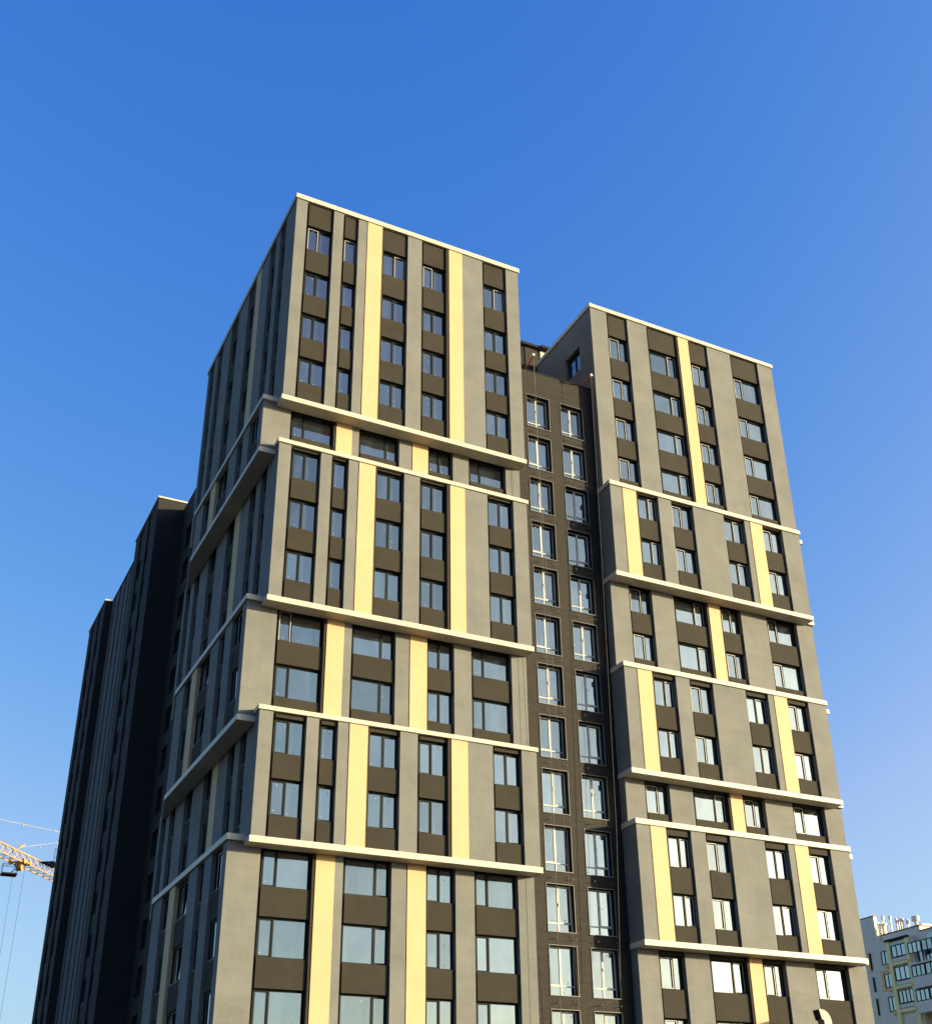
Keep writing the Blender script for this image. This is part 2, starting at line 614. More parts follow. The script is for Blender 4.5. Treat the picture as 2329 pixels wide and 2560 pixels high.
# ================================================================== LEFT TOWER
T1 = thing('apartment_tower', 'tallest grey and dark tower with yellow stripes, nearest corner of the block', 'apartment tower', (7.4, 9, 0), 'towers of the housing block')
T1.location = (0, 0, 0)
TOPS = [-1.6, -5.03, -8.14, -11.22, -14.30, -17.40, -20.38, -23.40, -26.42, -29.40, -32.50, -35.47, -38.50, -41.57, -44.62]
HH = {0: 1.84}
rowsf = lambda ks: [(TOPS[k] - HH.get(k, 1.74), TOPS[k], k) for k in ks]
XO, XR = 0.05, 14.86
OUT = [(0.72, 2.38, dict(mull=(1.60,), sash=0, rim=(0,))),
       (3.00, 3.96, dict(sash=0, rim=(0,))),
       (4.50, 5.50, 'Y'),
       (5.50, 7.20, dict(mull=(6.40,), sash=1, rim=(0,), finl=1, gl=0.16)),
       (8.14, 9.93, dict(mull=(9.00,), sash=0, rim=(0,), finr=1, gr=0.16)),
       (9.93, 10.89, 'Y'),
       (12.31, 13.98, dict(mull=(13.17,), sash=1, rim=(0,)))]
XI, YI = -0.75, 0.76
INN = [(0.80, 3.38, dict(mull=(1.66,), sash=0, rim=(8,), finr=1, gr=0.12)),
       (3.38, 4.35, 'Y'),
       (4.77, 7.19, dict(mull=(6.46,), sash=1)),
       (7.95, 8.96, 'Y'),
       (8.96, 10.53, dict(mull=(9.79,), sash=0, finl=1, gl=.10)),
       (11.54, 13.96, dict(mull=(12.40,), sash=0))]
# side faces, local x = -Y
SO = [(-2.92, -1.85, dict(sash=0)), (-4.95, -3.78, dict(sash=0)), (-7.72, -6.60, 'Y'),
      (-9.32, -7.72, dict(mull=(-8.5,), sash=0)), (-13.2, -11.5, dict(mull=(-12.4,), sash=0)),
      (-16.4, -15.15, dict(sash=0)), (-18.5, -17.3, dict(sash=0))]
SI = [(-3.25, -1.45, dict(mull=(-2.6,), sash=1, rim=(4, 8, 12))), (-5.66, -4.48, dict(sash=0)),
      (-9.85, -7.25, dict(mull=(-8.62,), sash=1, tilt=(4, 8, 9, 12, 13, 14))), (-11.04, -9.85, 'Y'), (-12.62, -11.04, dict(mull=(-11.9,), sash=0))]
BL = [('o', -14.20, 0.15, (0, 1, 2, 3)), ('i', -17.42, -14.31, (4,)), ('o', -26.27, -17.24, (5, 6, 7)), ('i', -32.47, -26.38, (8, 9)),
      ('o', -38.27, -32.28, (10, 11)), ('i', -55.14, -38.39, (12, 13, 14))]
front_jobs, side_jobs, side_spans = [], [], []
YB = 19.0
for typ, z0, z1, ks in BL:
    wall = MB()
    cm = MB()
    if typ == 'o':
        face_detail(T1, Face('front', 0.0), XO, XR, OUT, z0, z1, rowsf(ks), wall, front_jobs)
        face_detail(T1, Face('side', XO), -YB, 0.0, SO, z0, z1, rowsf(ks), wall, side_jobs, (0, DP), side_spans)
        cm.box(XO + DP - .08, XR, DP - .08, YB - .01, z0 + ZO + .01, z1 + ZO - .01, 1, [0, 1, 0, 1, 1, 1])
    else:
        face_detail(T1, Face('front', YI), XI, XR + .02, INN, z0, z1, rowsf(ks), wall, front_jobs)
        face_detail(T1, Face('side', XI), -14.4, -YI, SI, z0, z1, rowsf(ks), wall, side_jobs, (0, DP), side_spans)
        wall.prism([(XI, 14.4), (XO + .10, 18.6), (XO + .4, 18.6), (XO + .4, 14.4)], z0 + ZO, z1 + ZO)
        cm.box(XI + DP - .08, XR, YI + DP - .08, 14.2, z0 + ZO + .01, z1 + ZO - .01, 1, [0, 1, 0, 1, 1, 1])
        cm.box(XO + .3, XR - .002, 14.2, YB - .02, z0 + ZO + .012, z1 + ZO - .012, 1)
    if wall.v: wall.build('wall', 'grey', T1)
    cm.build('inner_wall', ['dark', 'grey'], T1)  # dark front and side faces paint shade into the grooves behind the panels
# keep the 100 that show largest as single parts; the rest, hardly visible at their grazing angle, are one part
side_jobs.sort(key=lambda j: (0 if j[7] in ('tilted', 'rimmed') else 1, -j[1] + 0.0))
keep = 100 - len(front_jobs)
for j in front_jobs + side_jobs[:keep]:
    face, wa, sb, w, h, mull, sash, style, k = j
    add_window(T1, face.loc(wa, face.wd, sb + ZO), face.rz, w, h, mull, sash, style)


sp_all = MB()
for p, _a in side_spans:
    b = len(sp_all.v)
    sp_all.v += p.v; sp_all.f += [tuple(b + i for i in f) for f in p.f]; sp_all.m += p.m
sp_all.build('spandrel_panel', 'brown', T1)['kind'] = 'stuff'


def merged_windows(parent, jobs):
    mb = MB()
    for face, wa, sb, w, h, mull, sash, style, k in jobs:
        fm, pm = window_mesh(w, h, tuple(mull), sash, style, k % 5)
        l = face.loc(wa, face.wd, sb + ZO)
        ca, sa = math.cos(face.rz), math.sin(face.rz)
        for me, off in ((fm, 0), (pm, 3)):
            b = len(mb.v)
            for v in me.vertices:
                x, y, z = v.co
                mb.v.append((l[0] + x * ca - y * sa, l[1] + x * sa + y * ca, l[2] + z))
            for p in me.polygons:
                mb.f.append(tuple(b + i for i in p.vertices)); mb.m.append(p.material_index + off)
    o = mb.build('window', ['frame', 'white', 'rim', 'glass', 'sticker'], parent)
    o['kind'] = 'stuff'
    return o


if side_jobs[keep:]: merged_windows(T1, side_jobs[keep:])
# parapet cap, belts with deep soffits, and caps
PB = 0.08
belt(T1, [[(XO - PB, -PB), (XR + PB, -PB), (XR + PB, YB + PB), (XO - PB, YB + PB)]], 0.10, 0.44, name='parapet_cap')
for zt, zb in ((-14.20, -14.50), (-26.27, -26.57), (-38.28, -38.58)):
    belt(T1, [rect(XO - PB, XR + PB, -PB, YI + .05)], zb, zt)
    belt(T1, [[(XI - .10, YI - .14), (XO - .001, YI - .14), (XO - .001, 18.6), (XI - .10, 14.45)]], zt - .10, zt + .19)
for zt, zb in ((-17.00, -17.25), (-32.04, -32.27)):
    belt(T1, [rect(XO - PB, XR + PB, -PB, YI - .005)], zb, zt)
    belt(T1, [[(XI - .10, YI - .14), (XO - .001, YI - .14), (XO - .001, 18.7), (XI - .10, 14.3)]], zt - .67, zt - .37)
rb = MB(); rb.box(XO + .3, XR - .3, .3, YB - .3, ZO - .2, ZO + .12); rb.build('roof', 'roof', T1)

# ================================================================== RIGHT TOWER
T2 = thing('apartment_tower', 'grey tower at the right behind the brick wing, yellow stripe runs up its top storeys', 'apartment tower', (0, 0, 0), 'towers of the housing block')
RT = [-2.15, -5.52, -8.60, -11.66, -14.72, -17.76, -20.80, -23.78, -26.82, -29.84, -32.84, -35.88, -38.92, -41.94, -44.98]
rr = lambda ks: [(RT[k] - (1.85 if k == 0 else 1.66), RT[k], k) for k in ks]
RX, RYI, RYO, RIR, ROR, RYB = 20.45, 0.31, -0.45, 35.58, 34.95, 7.5
RIN = [(21.70, 23.33, dict(mull=(22.72,), sash=0, rim=range(16), wl=.06)), (24.88, 27.40, dict(mull=(26.52,), sash=1, rim=range(16), finr=1, gr=.12, wl=.12)),
       (27.40, 28.30, 'Y'), (28.30, 29.90, dict(mull=(29.3,), sash=0, rim=range(16), wl=.12)), (31.88, 34.28, dict(mull=(32.86,), sash=0, rim=range(16), wl=.1))]
ROU = [(21.26, 22.28, 'Y'), (22.28, 23.90, dict(mull=(23.26,), sash=1, rim=range(16), gl=.2, finl=1)), (24.86, 26.50, dict(mull=(25.75,), sash=0, rim=range(16))),
       (28.85, 30.50, dict(mull=(29.7,), sash=1, rim=range(16))), (30.90, 31.92, 'Y'), (31.92, 33.55, dict(mull=(32.8,), sash=0, rim=range(16), gl=.16))]
for typ, z0, z1, ks in (('i', -14.34, -0.38, (0, 1, 2, 3)), ('o', -20.54, -14.62, (4, 5)), ('i', -26.27, -20.83, (6, 7)), ('o', -32.47, -26.55, (8, 9)),
                        ('i', -35.24, -32.76, (10,)), ('o', -41.44, -35.52, (11, 12)), ('i', -55.14, -41.73, (13, 14))):
    wall, cm = MB(), MB()
    if typ == 'i':
        face_detail(T2, Face('front', RYI), RX, RIR, RIN, z0, z1, rr(ks), wall)
        y = RYI; xr = RIR
    else:
        face_detail(T2, Face('front', RYO), RX - .02, ROR, ROU, z0, z1, rr(ks), wall)
        y = RYO; xr = ROR
    zz0, zz1 = z0 + ZO, z1 + ZO
    if z1 > -1:      # top block has a small side window beside the brick wing
        for a, b, c, d in ((y + DP, 1.90, zz0, zz1), (3.72, RYB, zz0, zz1), (1.90, 3.72, zz0, ZO - 4.32), (1.90, 3.72, ZO - 2.5, zz1)):
            wall.box(RX, RX + DP, a, b, c, d)
        add_window(T2, (RX + .22, 3.70, ZO - 4.30), -math.pi / 2, 1.78, 1.78, (0.9,), 1, 'dark', 1)
    else:
        wall.box(RX if typ == 'i' else RX - .02, RX + DP, y + DP, RYB, zz0, zz1)
    wall.build('side_wall', 'grey', T2)
    cm.box(RX + DP - .08, xr, y + DP - .08, RYB - .01, zz0 + .01, zz1 - .01, 1, [0, 1, 0, 1, 1, 1])
    cm.build('inner_wall', ['dark', 'grey'], T2)  # dark outer faces carry the groove shade as colour here too
belt(T2, [rect(RX - .1, RIR + PB, RYI - PB, RYB + PB)], -.38, -.08, name='parapet_cap')
for i, (zt, zb) in enumerate(((-14.33, -14.62), (-20.54, -20.83), (-26.26, -26.55), (-32.47, -32.76), (-35.23, -35.52), (-41.44, -41.73))):
    belt(T2, [[(RX - .1, RYO - PB), (ROR + PB, RYO - PB), (ROR + PB, RYI + .02), (RX - .002, RYI + .02), (RX - .002, .84), (RX - .1, .84)]], zb, zt)
    if i in (0, 2, 4): belt(T2, [rect(ROR + .09, RIR + .13, RYI - .2, RYB)], zb - .22, zt - .22)
    else: belt(T2, [rect(ROR + .09, RIR + .13, RYI - .1, RYB)], zb + .1, zt + .15)
rb = MB(); rb.box(RX + .3, RIR - .3, RYI + .3, RYB - .2, ZO - .7, ZO - .36); rb.build('roof', 'roof', T2)

def pierced(us, zs, holes, depth, place):
    """one welded wall sheet on a grid with openings and their reveals; place(u, d, z) -> point"""
    mb = MB(); idx = {}

    def P(u, d, z):
        k = (round(u, 4), round(d, 4), round(z, 4))
        if k not in idx:
            idx[k] = len(mb.v); mb.v.append(place(*k))
        return idx[k]

    def q(*pts): mb.f.append(tuple(P(*p) for p in pts)); mb.m.append(0)
    hole = lambda i, j: (i, j) in holes
    nu, nz = len(us) - 1, len(zs) - 1
    for i in range(nu):
        for j in range(nz):
            a, b, c, d = us[i], us[i + 1], zs[j], zs[j + 1]
            if not hole(i, j):
                q((a, 0, c), (b, 0, c), (b, 0, d), (a, 0, d))
                continue
            q((a, 0, c), (a, depth, c), (b, depth, c), (b, 0, c)); q((a, 0, d), (b, 0, d), (b, depth, d), (a, depth, d))
            q((a, 0, c), (a, 0, d), (a, depth, d), (a, depth, c)); q((b, 0, c), (b, depth, c), (b, depth, d), (b, 0, d))
    a, b, c, d = us[0], us[-1], zs[0], zs[-1]
    q((a, 0, d), (b, 0, d), (b, depth, d), (a, depth, d))
    return mb


# ================================================================== BRICK WING between the two
W1 = thing('brick_wing', 'narrow dark brick wing with white framed windows between the two towers', 'building wing', (0, 0, 0))
BY, BX0, BX1, BTOP = 0.90, 14.86, 20.44, -6.72
cols = ((15.64, 17.24), (18.06, 19.66))
NR = 13
WH = 2.36
bz = lambda k: (-8.56 - 3.02 * k - WH, -8.56 - 3.02 * k)
zs_ = [0.0]
for k in reversed(range(NR)): zs_ += [bz(k)[0] + ZO, bz(k)[1] + ZO]
zs_.append(BTOP + ZO)
wall = pierced([BX0, cols[0][0], cols[0][1], cols[1][0], cols[1][1], BX1], zs_, {(i, 1 + 2 * k) for i in (1, 3) for k in range(NR)}, .5,
               lambda u, d, z: (u, BY + d, z))
wall.build('brick_wall', 'brick', W1)
bm_ = MB(); bm_.box(BX0 + .01, BX1 - .01, BY + .6, 7.69, 0, BTOP + ZO - .05); bm_.build('inner_wall', 'dark', W1)
bc = MB(); bc.box(BX0, BX1, BY - .03, BY + .52, BTOP + ZO, BTOP + ZO + .06); bc.build('parapet_cap', 'frame', W1)


def white_window(var):
    key = ('ww', var)
    if key in WCACHE: return WCACHE[key]
    rnd = random.Random(var * 13 + 5)
    w, h = cols[0][1] - cols[0][0], WH
    f, p, rm = MB(), MB(), MB()
    t, d0, d1 = .05, .30, .37
    f.box(0, t, d0, d1, 0, h); f.box(w - t, w, d0, d1, 0, h)
    f.box(t, w - t, d0, d1, 0, t); f.box(t, w - t, d0, d1, h - t * 1.4, h)
    mx = w * .5
    zt = .47
    f.box(mx - .038, mx + .038, d0 - .008, d1, t, h - t * 1.4)
    for a, b, o in ((t, mx - .038, 0), (mx + .038, w - t, 1)):
        f.box(a, b, d0 - .004, d1, zt - .03, zt + .03)
        z0, z1 = zt + .03, h - t * 1.4
        if o == (1 if var != 2 else 0):      # opening sash
            s = .042
            f.box(a, a + s, d0 - .02, d1, z0, z1); f.box(b - s, b, d0 - .02, d1, z0, z1)
            f.box(a + s, b - s, d0 - .02, d1, z0, z0 + s); f.box(a + s, b - s, d0 - .02, d1, z1 - s, z1)
            f.box(a - .01, a + .04, d0 - .05, d0 - .02, (z0 + z1) / 2 - .07, (z0 + z1) / 2 + .07)
            a2, b2, z2, z3 = a + s, b - s, z0 + s, z1 - s
        else: a2, b2, z2, z3 = a, b, z0, z1
        ta, tb = rnd.uniform(-.006, .006), rnd.uniform(-.006, .006)
        y = d0 + .03
        p.quad([(a2, y - ta, z2), (b2, y + ta, z2), (b2, y + ta + tb, z3), (a2, y - ta + tb, z3)], 0)
        p.quad([(a, y, t), (b, y, t), (b, y - ta, zt - .03), (a, y - ta, zt - .03)], 0)
        for _ in range(rnd.randrange(1, 4)):
            cx, cz = rnd.uniform(a2 + .1, b2 - .1), rnd.choice((z2 + .12, z3 - .15, rnd.uniform(z2, z3), t + .15))
            p.quad([(cx + .03 * math.cos(k * .9), y - .04, cz + .022 * math.sin(k * .9)) for k in range(7)], 1)
    # sheet-metal casing round the opening
    e = .035
    rm.box(-.0, e, -.02, d0, 0, h); rm.box(w - e, w, -.02, d0, 0, h)
    rm.box(e, w - e, -.02, d0, h - e, h); rm.box(-.02, w + .02, -.06, d0, -.035, -.001)
    for k, mb in (('f', f),): pass
    res = (f.mesh('window', ['white']), p.mesh('pane', ['glass', 'sticker']), None)
    # casing: dark inside, bright edge
    c = MB()
    c.box(0, .012, -.0, d0, 0, h, 0); c.box(w - .012, w, 0, d0, 0, h, 0); c.box(.012, w - .012, 0, d0, h - .012, h, 0)
    for b_ in ((-.012, .012, 0, h + .012), (w - .012, w + .012, 0, h + .012)):
        c.box(b_[0], b_[1], -.03, -.002, b_[2], b_[3], 1)
    c.box(.012, w - .012, -.03, -.002, h - .012, h + .012, 1)
    c.box(-.03, w + .03, -.05, d0, -.035, -.002, 1)
    res = (res[0], res[1], c.mesh('window_casing', ['frame', 'rim']))
    WCACHE[key] = res
    return res


for ci, (a, b) in enumerate(cols):
    for k in range(NR):
        fm, pm, cmesh = white_window((k * 2 + ci * 3) % 4)
        o = put('window', fm, W1, (a, BY, bz(k)[0] + ZO))
        put('pane', pm, o)
        put('window_casing', cmesh, o)
# mounting studs for air-conditioner baskets above each window
stud = MB()
stud.bar((0, 0, 0), (0, -.20, .0), .014, 0, 6)
stud.bar((0, -.20, 0), (0, -.215, 0), .022, 0, 6)
stud_m = stud.mesh('wall_stud', ['rim'])
hole = MB(); hole.bar((0, 0, 0), (0, -.012, 0), .06, 0, 10); hole_m = hole.mesh('vent_hole', ['dark'])
for ci, (a, b) in enumerate(cols):
    for k in range(1, NR):
        z = bz(k)[1] + ZO
        put('wall_stud', stud_m, W1, (a + .36, BY, z + .30)); put('wall_stud', stud_m, W1, (b - .14, BY, z + .28))
        if k > 3: put('vent_hole', hole_m, W1, (b - .34, BY, z + .42))

# body of the block behind (stair core and attic behind the brick wing)
W2 = thing('attic_building', 'dark attic building with brown and cream panels on the roof behind the brick wing', 'roof building', (0, 0, 0))
ab = MB()
AY = 7.72
ab.box(14.9, 36, AY + .02, 18.9, 0, ZO - 1.2, 0)
ab.box(19.36, 24.5, AY + .04, 12, ZO - 1.2, ZO + 1.42, 0)
ab.build('wall', 'dark', W2)
pn = MB(); pn.box(19.66, 20.64, AY - .01, AY + .03, ZO - 1.1, ZO + 1.38); pn.build('brown_panel', 'brown', W2)
pn = MB(); pn.box(20.90, 23.2, AY - .01, AY + .03, ZO - 1.1, ZO + 1.40); pn.build('cream_panel', 'belt', W2)
pn = MB(); pn.box(19.28, 20.80, AY - .25, 12.2, ZO + 1.42, ZO + 1.62); pn.box(20.82, 24.8, AY - .40, 12.2, ZO + 1.46, ZO + 1.66); pn.build('roof', 'dark', W2)

# davit beams and ropes
def davit(x, y0, tip, label):
    t = thing('davit_beam', label, 'davit beam', (0, 0, 0), 'orange beams on the brick wing')
    b = MB()
    b.bar(Vector((x, y0, BTOP + ZO + .05)) + (Vector((x, y0, BTOP + ZO + .05)) - Vector(tip)) * .8, tip, .05)
    b.build('beam', 'orange', t)
    b = MB()
    tx, ty, tz = tip
    b.box(tx - .07, tx + .07, ty - .05, ty + .09, tz - .02, tz + .16)
    b.bar((tx - .1, ty, tz + .1), (tx + .1, ty, tz + .1), .04, 0, 8)
    b.build('pulley', 'white', t)
    b = MB(); b.box(x - .25, x + .25, y0 + .9, y0 + 1.4, BTOP + ZO + .06, BTOP + ZO + .22); b.build('counterweight', 'orange', t)
    return t


davit(15.63, .9, (15.66, -.18, ZO - 6.40), 'orange steel beam with white pulley at the left end of the brick wing roof')
davit(19.66, .9, (19.88, -.12, ZO - 6.53), 'orange steel beam with white pulley beside the wall of the right tower')


def rope(pts, rad, label, group=None, mat='rope'):
    cu = bpy.data.curves.new('rope', 'CURVE')
    cu.dimensions = '3D'; cu.bevel_depth = rad; cu.bevel_resolution = 1
    sp = cu.splines.new('POLY'); sp.points.add(len(pts) - 1)
    for i, p in enumerate(pts): sp.points[i].co = (*p, 1)
    me = bpy.data.objects.new('tmp', cu)
    col.objects.link(me)
    dg = bpy.context.evaluated_depsgraph_get()
    mesh = bpy.data.meshes.new_from_object(me.evaluated_get(dg))
    bpy.data.objects.remove(me)
    mesh.materials.clear(); mesh.materials.append(M[mat])
    o = put('hanging_rope', mesh)
    return tag(o, label, 'rope', group)


rope([(15.70, -.15, ZO - 6.4), (15.72, -.1, ZO - 20), (15.70, -.05, ZO - 36), (15.60, 0, ZO - 50)], .008, 'thin pale rope hanging straight down the left window column of the brick wing', 'ropes on the brick wing')
rope([(15.66, -.15, ZO - 6.4), (15.80, -.1, ZO - 16), (16.25, -.1, ZO - 36), (16.50, -.05, ZO - 41.5), (16.75, 0, ZO - 48)], .008, 'thin pale rope slanting rightwards down the left window column of the brick wing', 'ropes on the brick wing')
rope([(19.88, -.10, ZO - 6.5), (19.66, -.15, ZO - 20), (19.35, -.2, ZO - 36), (19.05, -.1, ZO - 43.4)], .009, 'pale rope hanging in the shadow from the right orange beam', 'ropes on the brick wing')
rope([(20.38, .62, ZO - 6.9), (20.38, .72, ZO - 21), (20.38, .80, ZO - 34), (20.38, .86, ZO - 50)], .009, 'thin pale cable running down the corner of the right tower', 'ropes on the brick wing')

# galvanised duct in front of the right tower
D = thing('exhaust_duct', 'galvanised metal duct with bent open end in front of the right tower', 'duct', (30.7, -1.2, 0))
db = MB()
path = [(0, 0), (0, 10.16)]
hw = .25
cx, cz, rad = -.36, 10.10, .36
secs = [((0.0, 0.0), 0.0), ((0.0, 10.10), 0.0)] + [((cx + rad * math.cos(R(a)), cz + rad * math.sin(R(a))), R(a)) for a in (22, 44, 66, 88, 104)]
ring = []
for (x, z), a in secs:
    nx, nz = math.cos(a), math.sin(a)
    b = len(db.v)
    db.v += [(x + nx * hw, -hw, z + nz * hw), (x + nx * hw, hw, z + nz * hw), (x - nx * hw, hw, z - nz * hw), (x - nx * hw, -hw, z - nz * hw)]
    ring.append(b)
for a, b in zip(ring, ring[1:]):
    for i in range(4):
        j = (i + 1) % 4
        db.f.append((a + i, a + j, b + j, b + i)); db.m.append(0)
o = db.build('duct_pipe', 'steel', D)
sm = o.modifiers.new('thick', 'SOLIDIFY'); sm.thickness = .012
a = secs[-1][1]
tb = MB(); x, z = secs[-1][0]
nx, nz = math.cos(a), math.sin(a); tx, tz = nz * .03, -nx * .03
tb.quad([(x + nx * hw * .97 + tx, -hw * .97, z + nz * hw * .97 + tz), (x + nx * hw * .97 + tx, hw * .97, z + nz * hw * .97 + tz), (x - nx * hw * .97 + tx, hw * .97, z - nz * hw * .97 + tz), (x - nx * hw * .97 + tx, -hw * .97, z - nz * hw * .97 + tz)])
tb.build('opening', 'dark', D)  # dark sheet inside the mouth, its colour stands in for the hollow's shade
bk = MB()
for z in (2, 5, 8): bk.box(-.24, .24, -.23, 1.4, z, z + .05)
bk.build('bracket', 'dark', D)

# ================================================================== REAR PARTS on the left
# recessed brick wing between left tower and rear tower
W3 = thing('brick_wing', 'shaded dark brick wing behind the left tower with small pale edged windows', 'building wing', (0, 0, 0))
QX, QY0, QY1, QT = 2.40, 19.0, 33.8, -2.55
wcols = ((20.9, 22.5), (24.2, 25.8), (27.4, 29.0), (30.3, 31.9))
rows3 = [(-5.4 - 3.02 * k - 1.9, -5.4 - 3.02 * k) for k in range(15)]
zs_ = [0.0]
for lo, hi in reversed(rows3): zs_ += [lo + ZO, hi + ZO]
zs_.append(QT + ZO)
us_ = [-QY1] + sorted([-v for c_ in wcols for v in c_]) + [-QY0]
wall = pierced(us_, zs_, {(i, 1 + 2 * k) for i in (1, 3, 5, 7) for k in range(15)}, .5, lambda u, d, z: (QX + d, -u, z))
wall.build('brick_wall', 'brick', W3)
b_ = MB(); b_.box(QX + .6, 14.8, QY0 + .02, QY1 - .02, 0, QT + ZO - .03); b_.build('inner_wall', 'dark', W3)
b_ = MB(); b_.box(QX, 14.8, QY0, QY1 - .001, QT + ZO - .02, QT + ZO + .05); b_.build('roof', 'dark', W3)
for c_, (a, b) in enumerate(wcols):
    for lo, hi in rows3:
        f = window_mesh(b - a, hi - lo, ((b - a) * .5,), 1, 'rimmed', c_)
        o = put('window', f[0], W3, (QX + .18, b, lo + ZO), -math.pi / 2)
        put('pane', f[1], o)


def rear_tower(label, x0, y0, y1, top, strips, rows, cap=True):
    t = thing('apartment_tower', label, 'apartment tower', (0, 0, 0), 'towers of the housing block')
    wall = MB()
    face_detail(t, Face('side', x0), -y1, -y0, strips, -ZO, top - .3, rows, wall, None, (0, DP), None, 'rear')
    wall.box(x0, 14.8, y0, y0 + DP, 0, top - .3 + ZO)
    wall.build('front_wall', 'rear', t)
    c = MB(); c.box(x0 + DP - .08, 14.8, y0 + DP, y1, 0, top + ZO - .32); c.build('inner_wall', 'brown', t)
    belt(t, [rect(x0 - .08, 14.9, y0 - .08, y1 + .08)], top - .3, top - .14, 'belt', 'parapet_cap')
    return t


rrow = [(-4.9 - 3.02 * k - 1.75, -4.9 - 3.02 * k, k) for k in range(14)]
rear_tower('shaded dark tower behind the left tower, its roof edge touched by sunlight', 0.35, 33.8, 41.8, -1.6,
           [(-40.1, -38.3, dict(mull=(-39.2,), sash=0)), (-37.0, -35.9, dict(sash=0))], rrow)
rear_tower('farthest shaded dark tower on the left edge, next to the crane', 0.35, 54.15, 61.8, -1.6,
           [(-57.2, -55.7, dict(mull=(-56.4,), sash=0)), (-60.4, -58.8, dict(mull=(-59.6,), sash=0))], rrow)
W4 = thing('striped_wing', 'recessed grey wing with narrow vertical stripes between the two shaded rear towers', 'building wing', (0, 0, 0))
wall = MB()
st = [(-53.1, -52.6, dict(sash=0, gl=.03)), (-51.0, -50.35, dict(sash=0, gl=.03)), (-48.75, -48.2, dict(sash=0, gl=.03)), (-46.8, -46.3, dict(sash=0, gl=.03)), (-44.6, -44.0, dict(sash=0, gl=.03))]
M['wing'] = plaster('shade_toned_plaster', (0.085, 0.087, 0.084), 0.15)  # grey plaster toned down, the wing's shade painted into its base colour
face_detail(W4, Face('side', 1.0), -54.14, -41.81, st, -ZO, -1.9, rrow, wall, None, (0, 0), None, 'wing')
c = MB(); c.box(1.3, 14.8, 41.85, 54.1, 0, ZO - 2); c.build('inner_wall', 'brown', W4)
belt(W4, [rect(.95, 14.8, 41.9, 54.05)], -1.9, -1.76, 'dark', 'parapet_cap')

# ================================================================== FAR APARTMENT BUILDING on the right
FB = thing('apartment_building', 'pale block-clad apartment building with yellow and orange window surrounds, far right edge', 'apartment building', (0, 0, 0))
M['block'] = brick('pale_block_cladding', (0.78, 0.66, 0.50), (0.73, 0.62, 0.48), (0.60, 0.52, 0.41), 0.9, 0.3, 0.06)
M['fyel'] = plain('olive_yellow_render', (0.90, 0.74, 0.34), .8)
M['flue'] = plain('bright_sheet_metal', (0.62, 0.58, 0.50), .4)
M['foran'] = plain('orange_render', (0.92, 0.46, 0.15), .8)
M['fgrey'] = plain('grey_lilac_panel', (0.74, 0.64, 0.52), .8)
M['fred'] = plain('red_brown_flashing', (0.20, 0.06, 0.04), .6)
M['fglass'] = glass('far_glass', ior=3.0, wavy=.004)
FX = 113.0
fz = ZO
w = MB()
w.box(FX, FX + .6, 77.5, 80.6, 0, fz - 17.25); w.box(FX + .6, FX + 2.4, 77.5, 80.6, 0, fz - 18.3)
w.box(FX + .9, FX + 14, 70.2, 77.5, 0, fz - 19.9)
w.box(FX, FX + .9, 71.2, 77.5, 0, fz - 21.0)
w.box(FX + .6, FX + 14, 50, 70.2, 0, fz - 20.7)
w.build('wall', 'block', FB)
w = MB()
w.box(FX - .06, FX + .66, 77.42, 80.68, fz - 17.25, fz - 17.12)
w.box(FX + .84, FX + 14, 70.1, 77.41, fz - 19.9, fz - 19.75)
w.box(FX + .54, FX + 14, 49.9, 70.09, fz - 20.7, fz - 20.55)
w.build('parapet_cap', 'fred', FB)
w = MB()
for y0, y1, z0, z1 in ((75.05, 75.7, -34, -21.2), (71.55, 72.15, -34, -21.2)):
    w = MB(); w.box(FX - .35, FX - .001, y0, y1, z0 + fz, z1 + fz); w.build('yellow_surround', 'fyel', FB)
for zc in (-24.2, -27.25, -30.3):
    w = MB(); w.box(FX - .33, FX - .002, 72.15, 75.05, zc - .25 + fz, zc + .15 + fz); w.build('yellow_surround', 'fyel', FB)
def fbx(name, mat, *b):
    q_ = MB(); q_.box(b[0], b[1], b[2], b[3], b[4] + fz, b[5] + fz); q_.build(name, mat, FB)


for zc in (-24.2, -27.25, -30.3):
    fbx('orange_surround', 'foran', FX - .36, FX - .003, 75.7, 76.4, zc - .28, zc + .12)
    fbx('orange_surround', 'foran', FX - .37, FX - .352, 71.5, 72.2, zc - .28, zc + .12)
w = MB()
w.box(FX - .06, FX - .004, 77.25, 77.7, -27.4 + fz, -24.75 + fz); w.box(FX - .06, FX - .004, 75.72, 77.249, -24.98 + fz, -24.75 + fz)
w.box(FX - .06, FX - .004, 75.72, 77.249, -27.4 + fz, -27.2 + fz); w.build('orange_surround', 'foran', FB)
fbx('orange_surround', 'foran', FX - .05, FX - .004, 79.25, 79.75, -24.6, -21.9)
fbx('yellow_surround', 'fyel', FX - .05, FX - .004, 79.2, 79.7, -30.6, -28.0)
w = MB(); w.box(FX - .5, FX - .01, 71.5, 75.8, fz - 21.2, fz - 20.95); w.build('canopy', 'dark', FB)
for zt in (-21.35, -23.5, -26.55, -29.5): fbx('spandrel_panel', 'fgrey', FX - .2, FX - .005, 72.15, 75.05, zt - .45, zt)


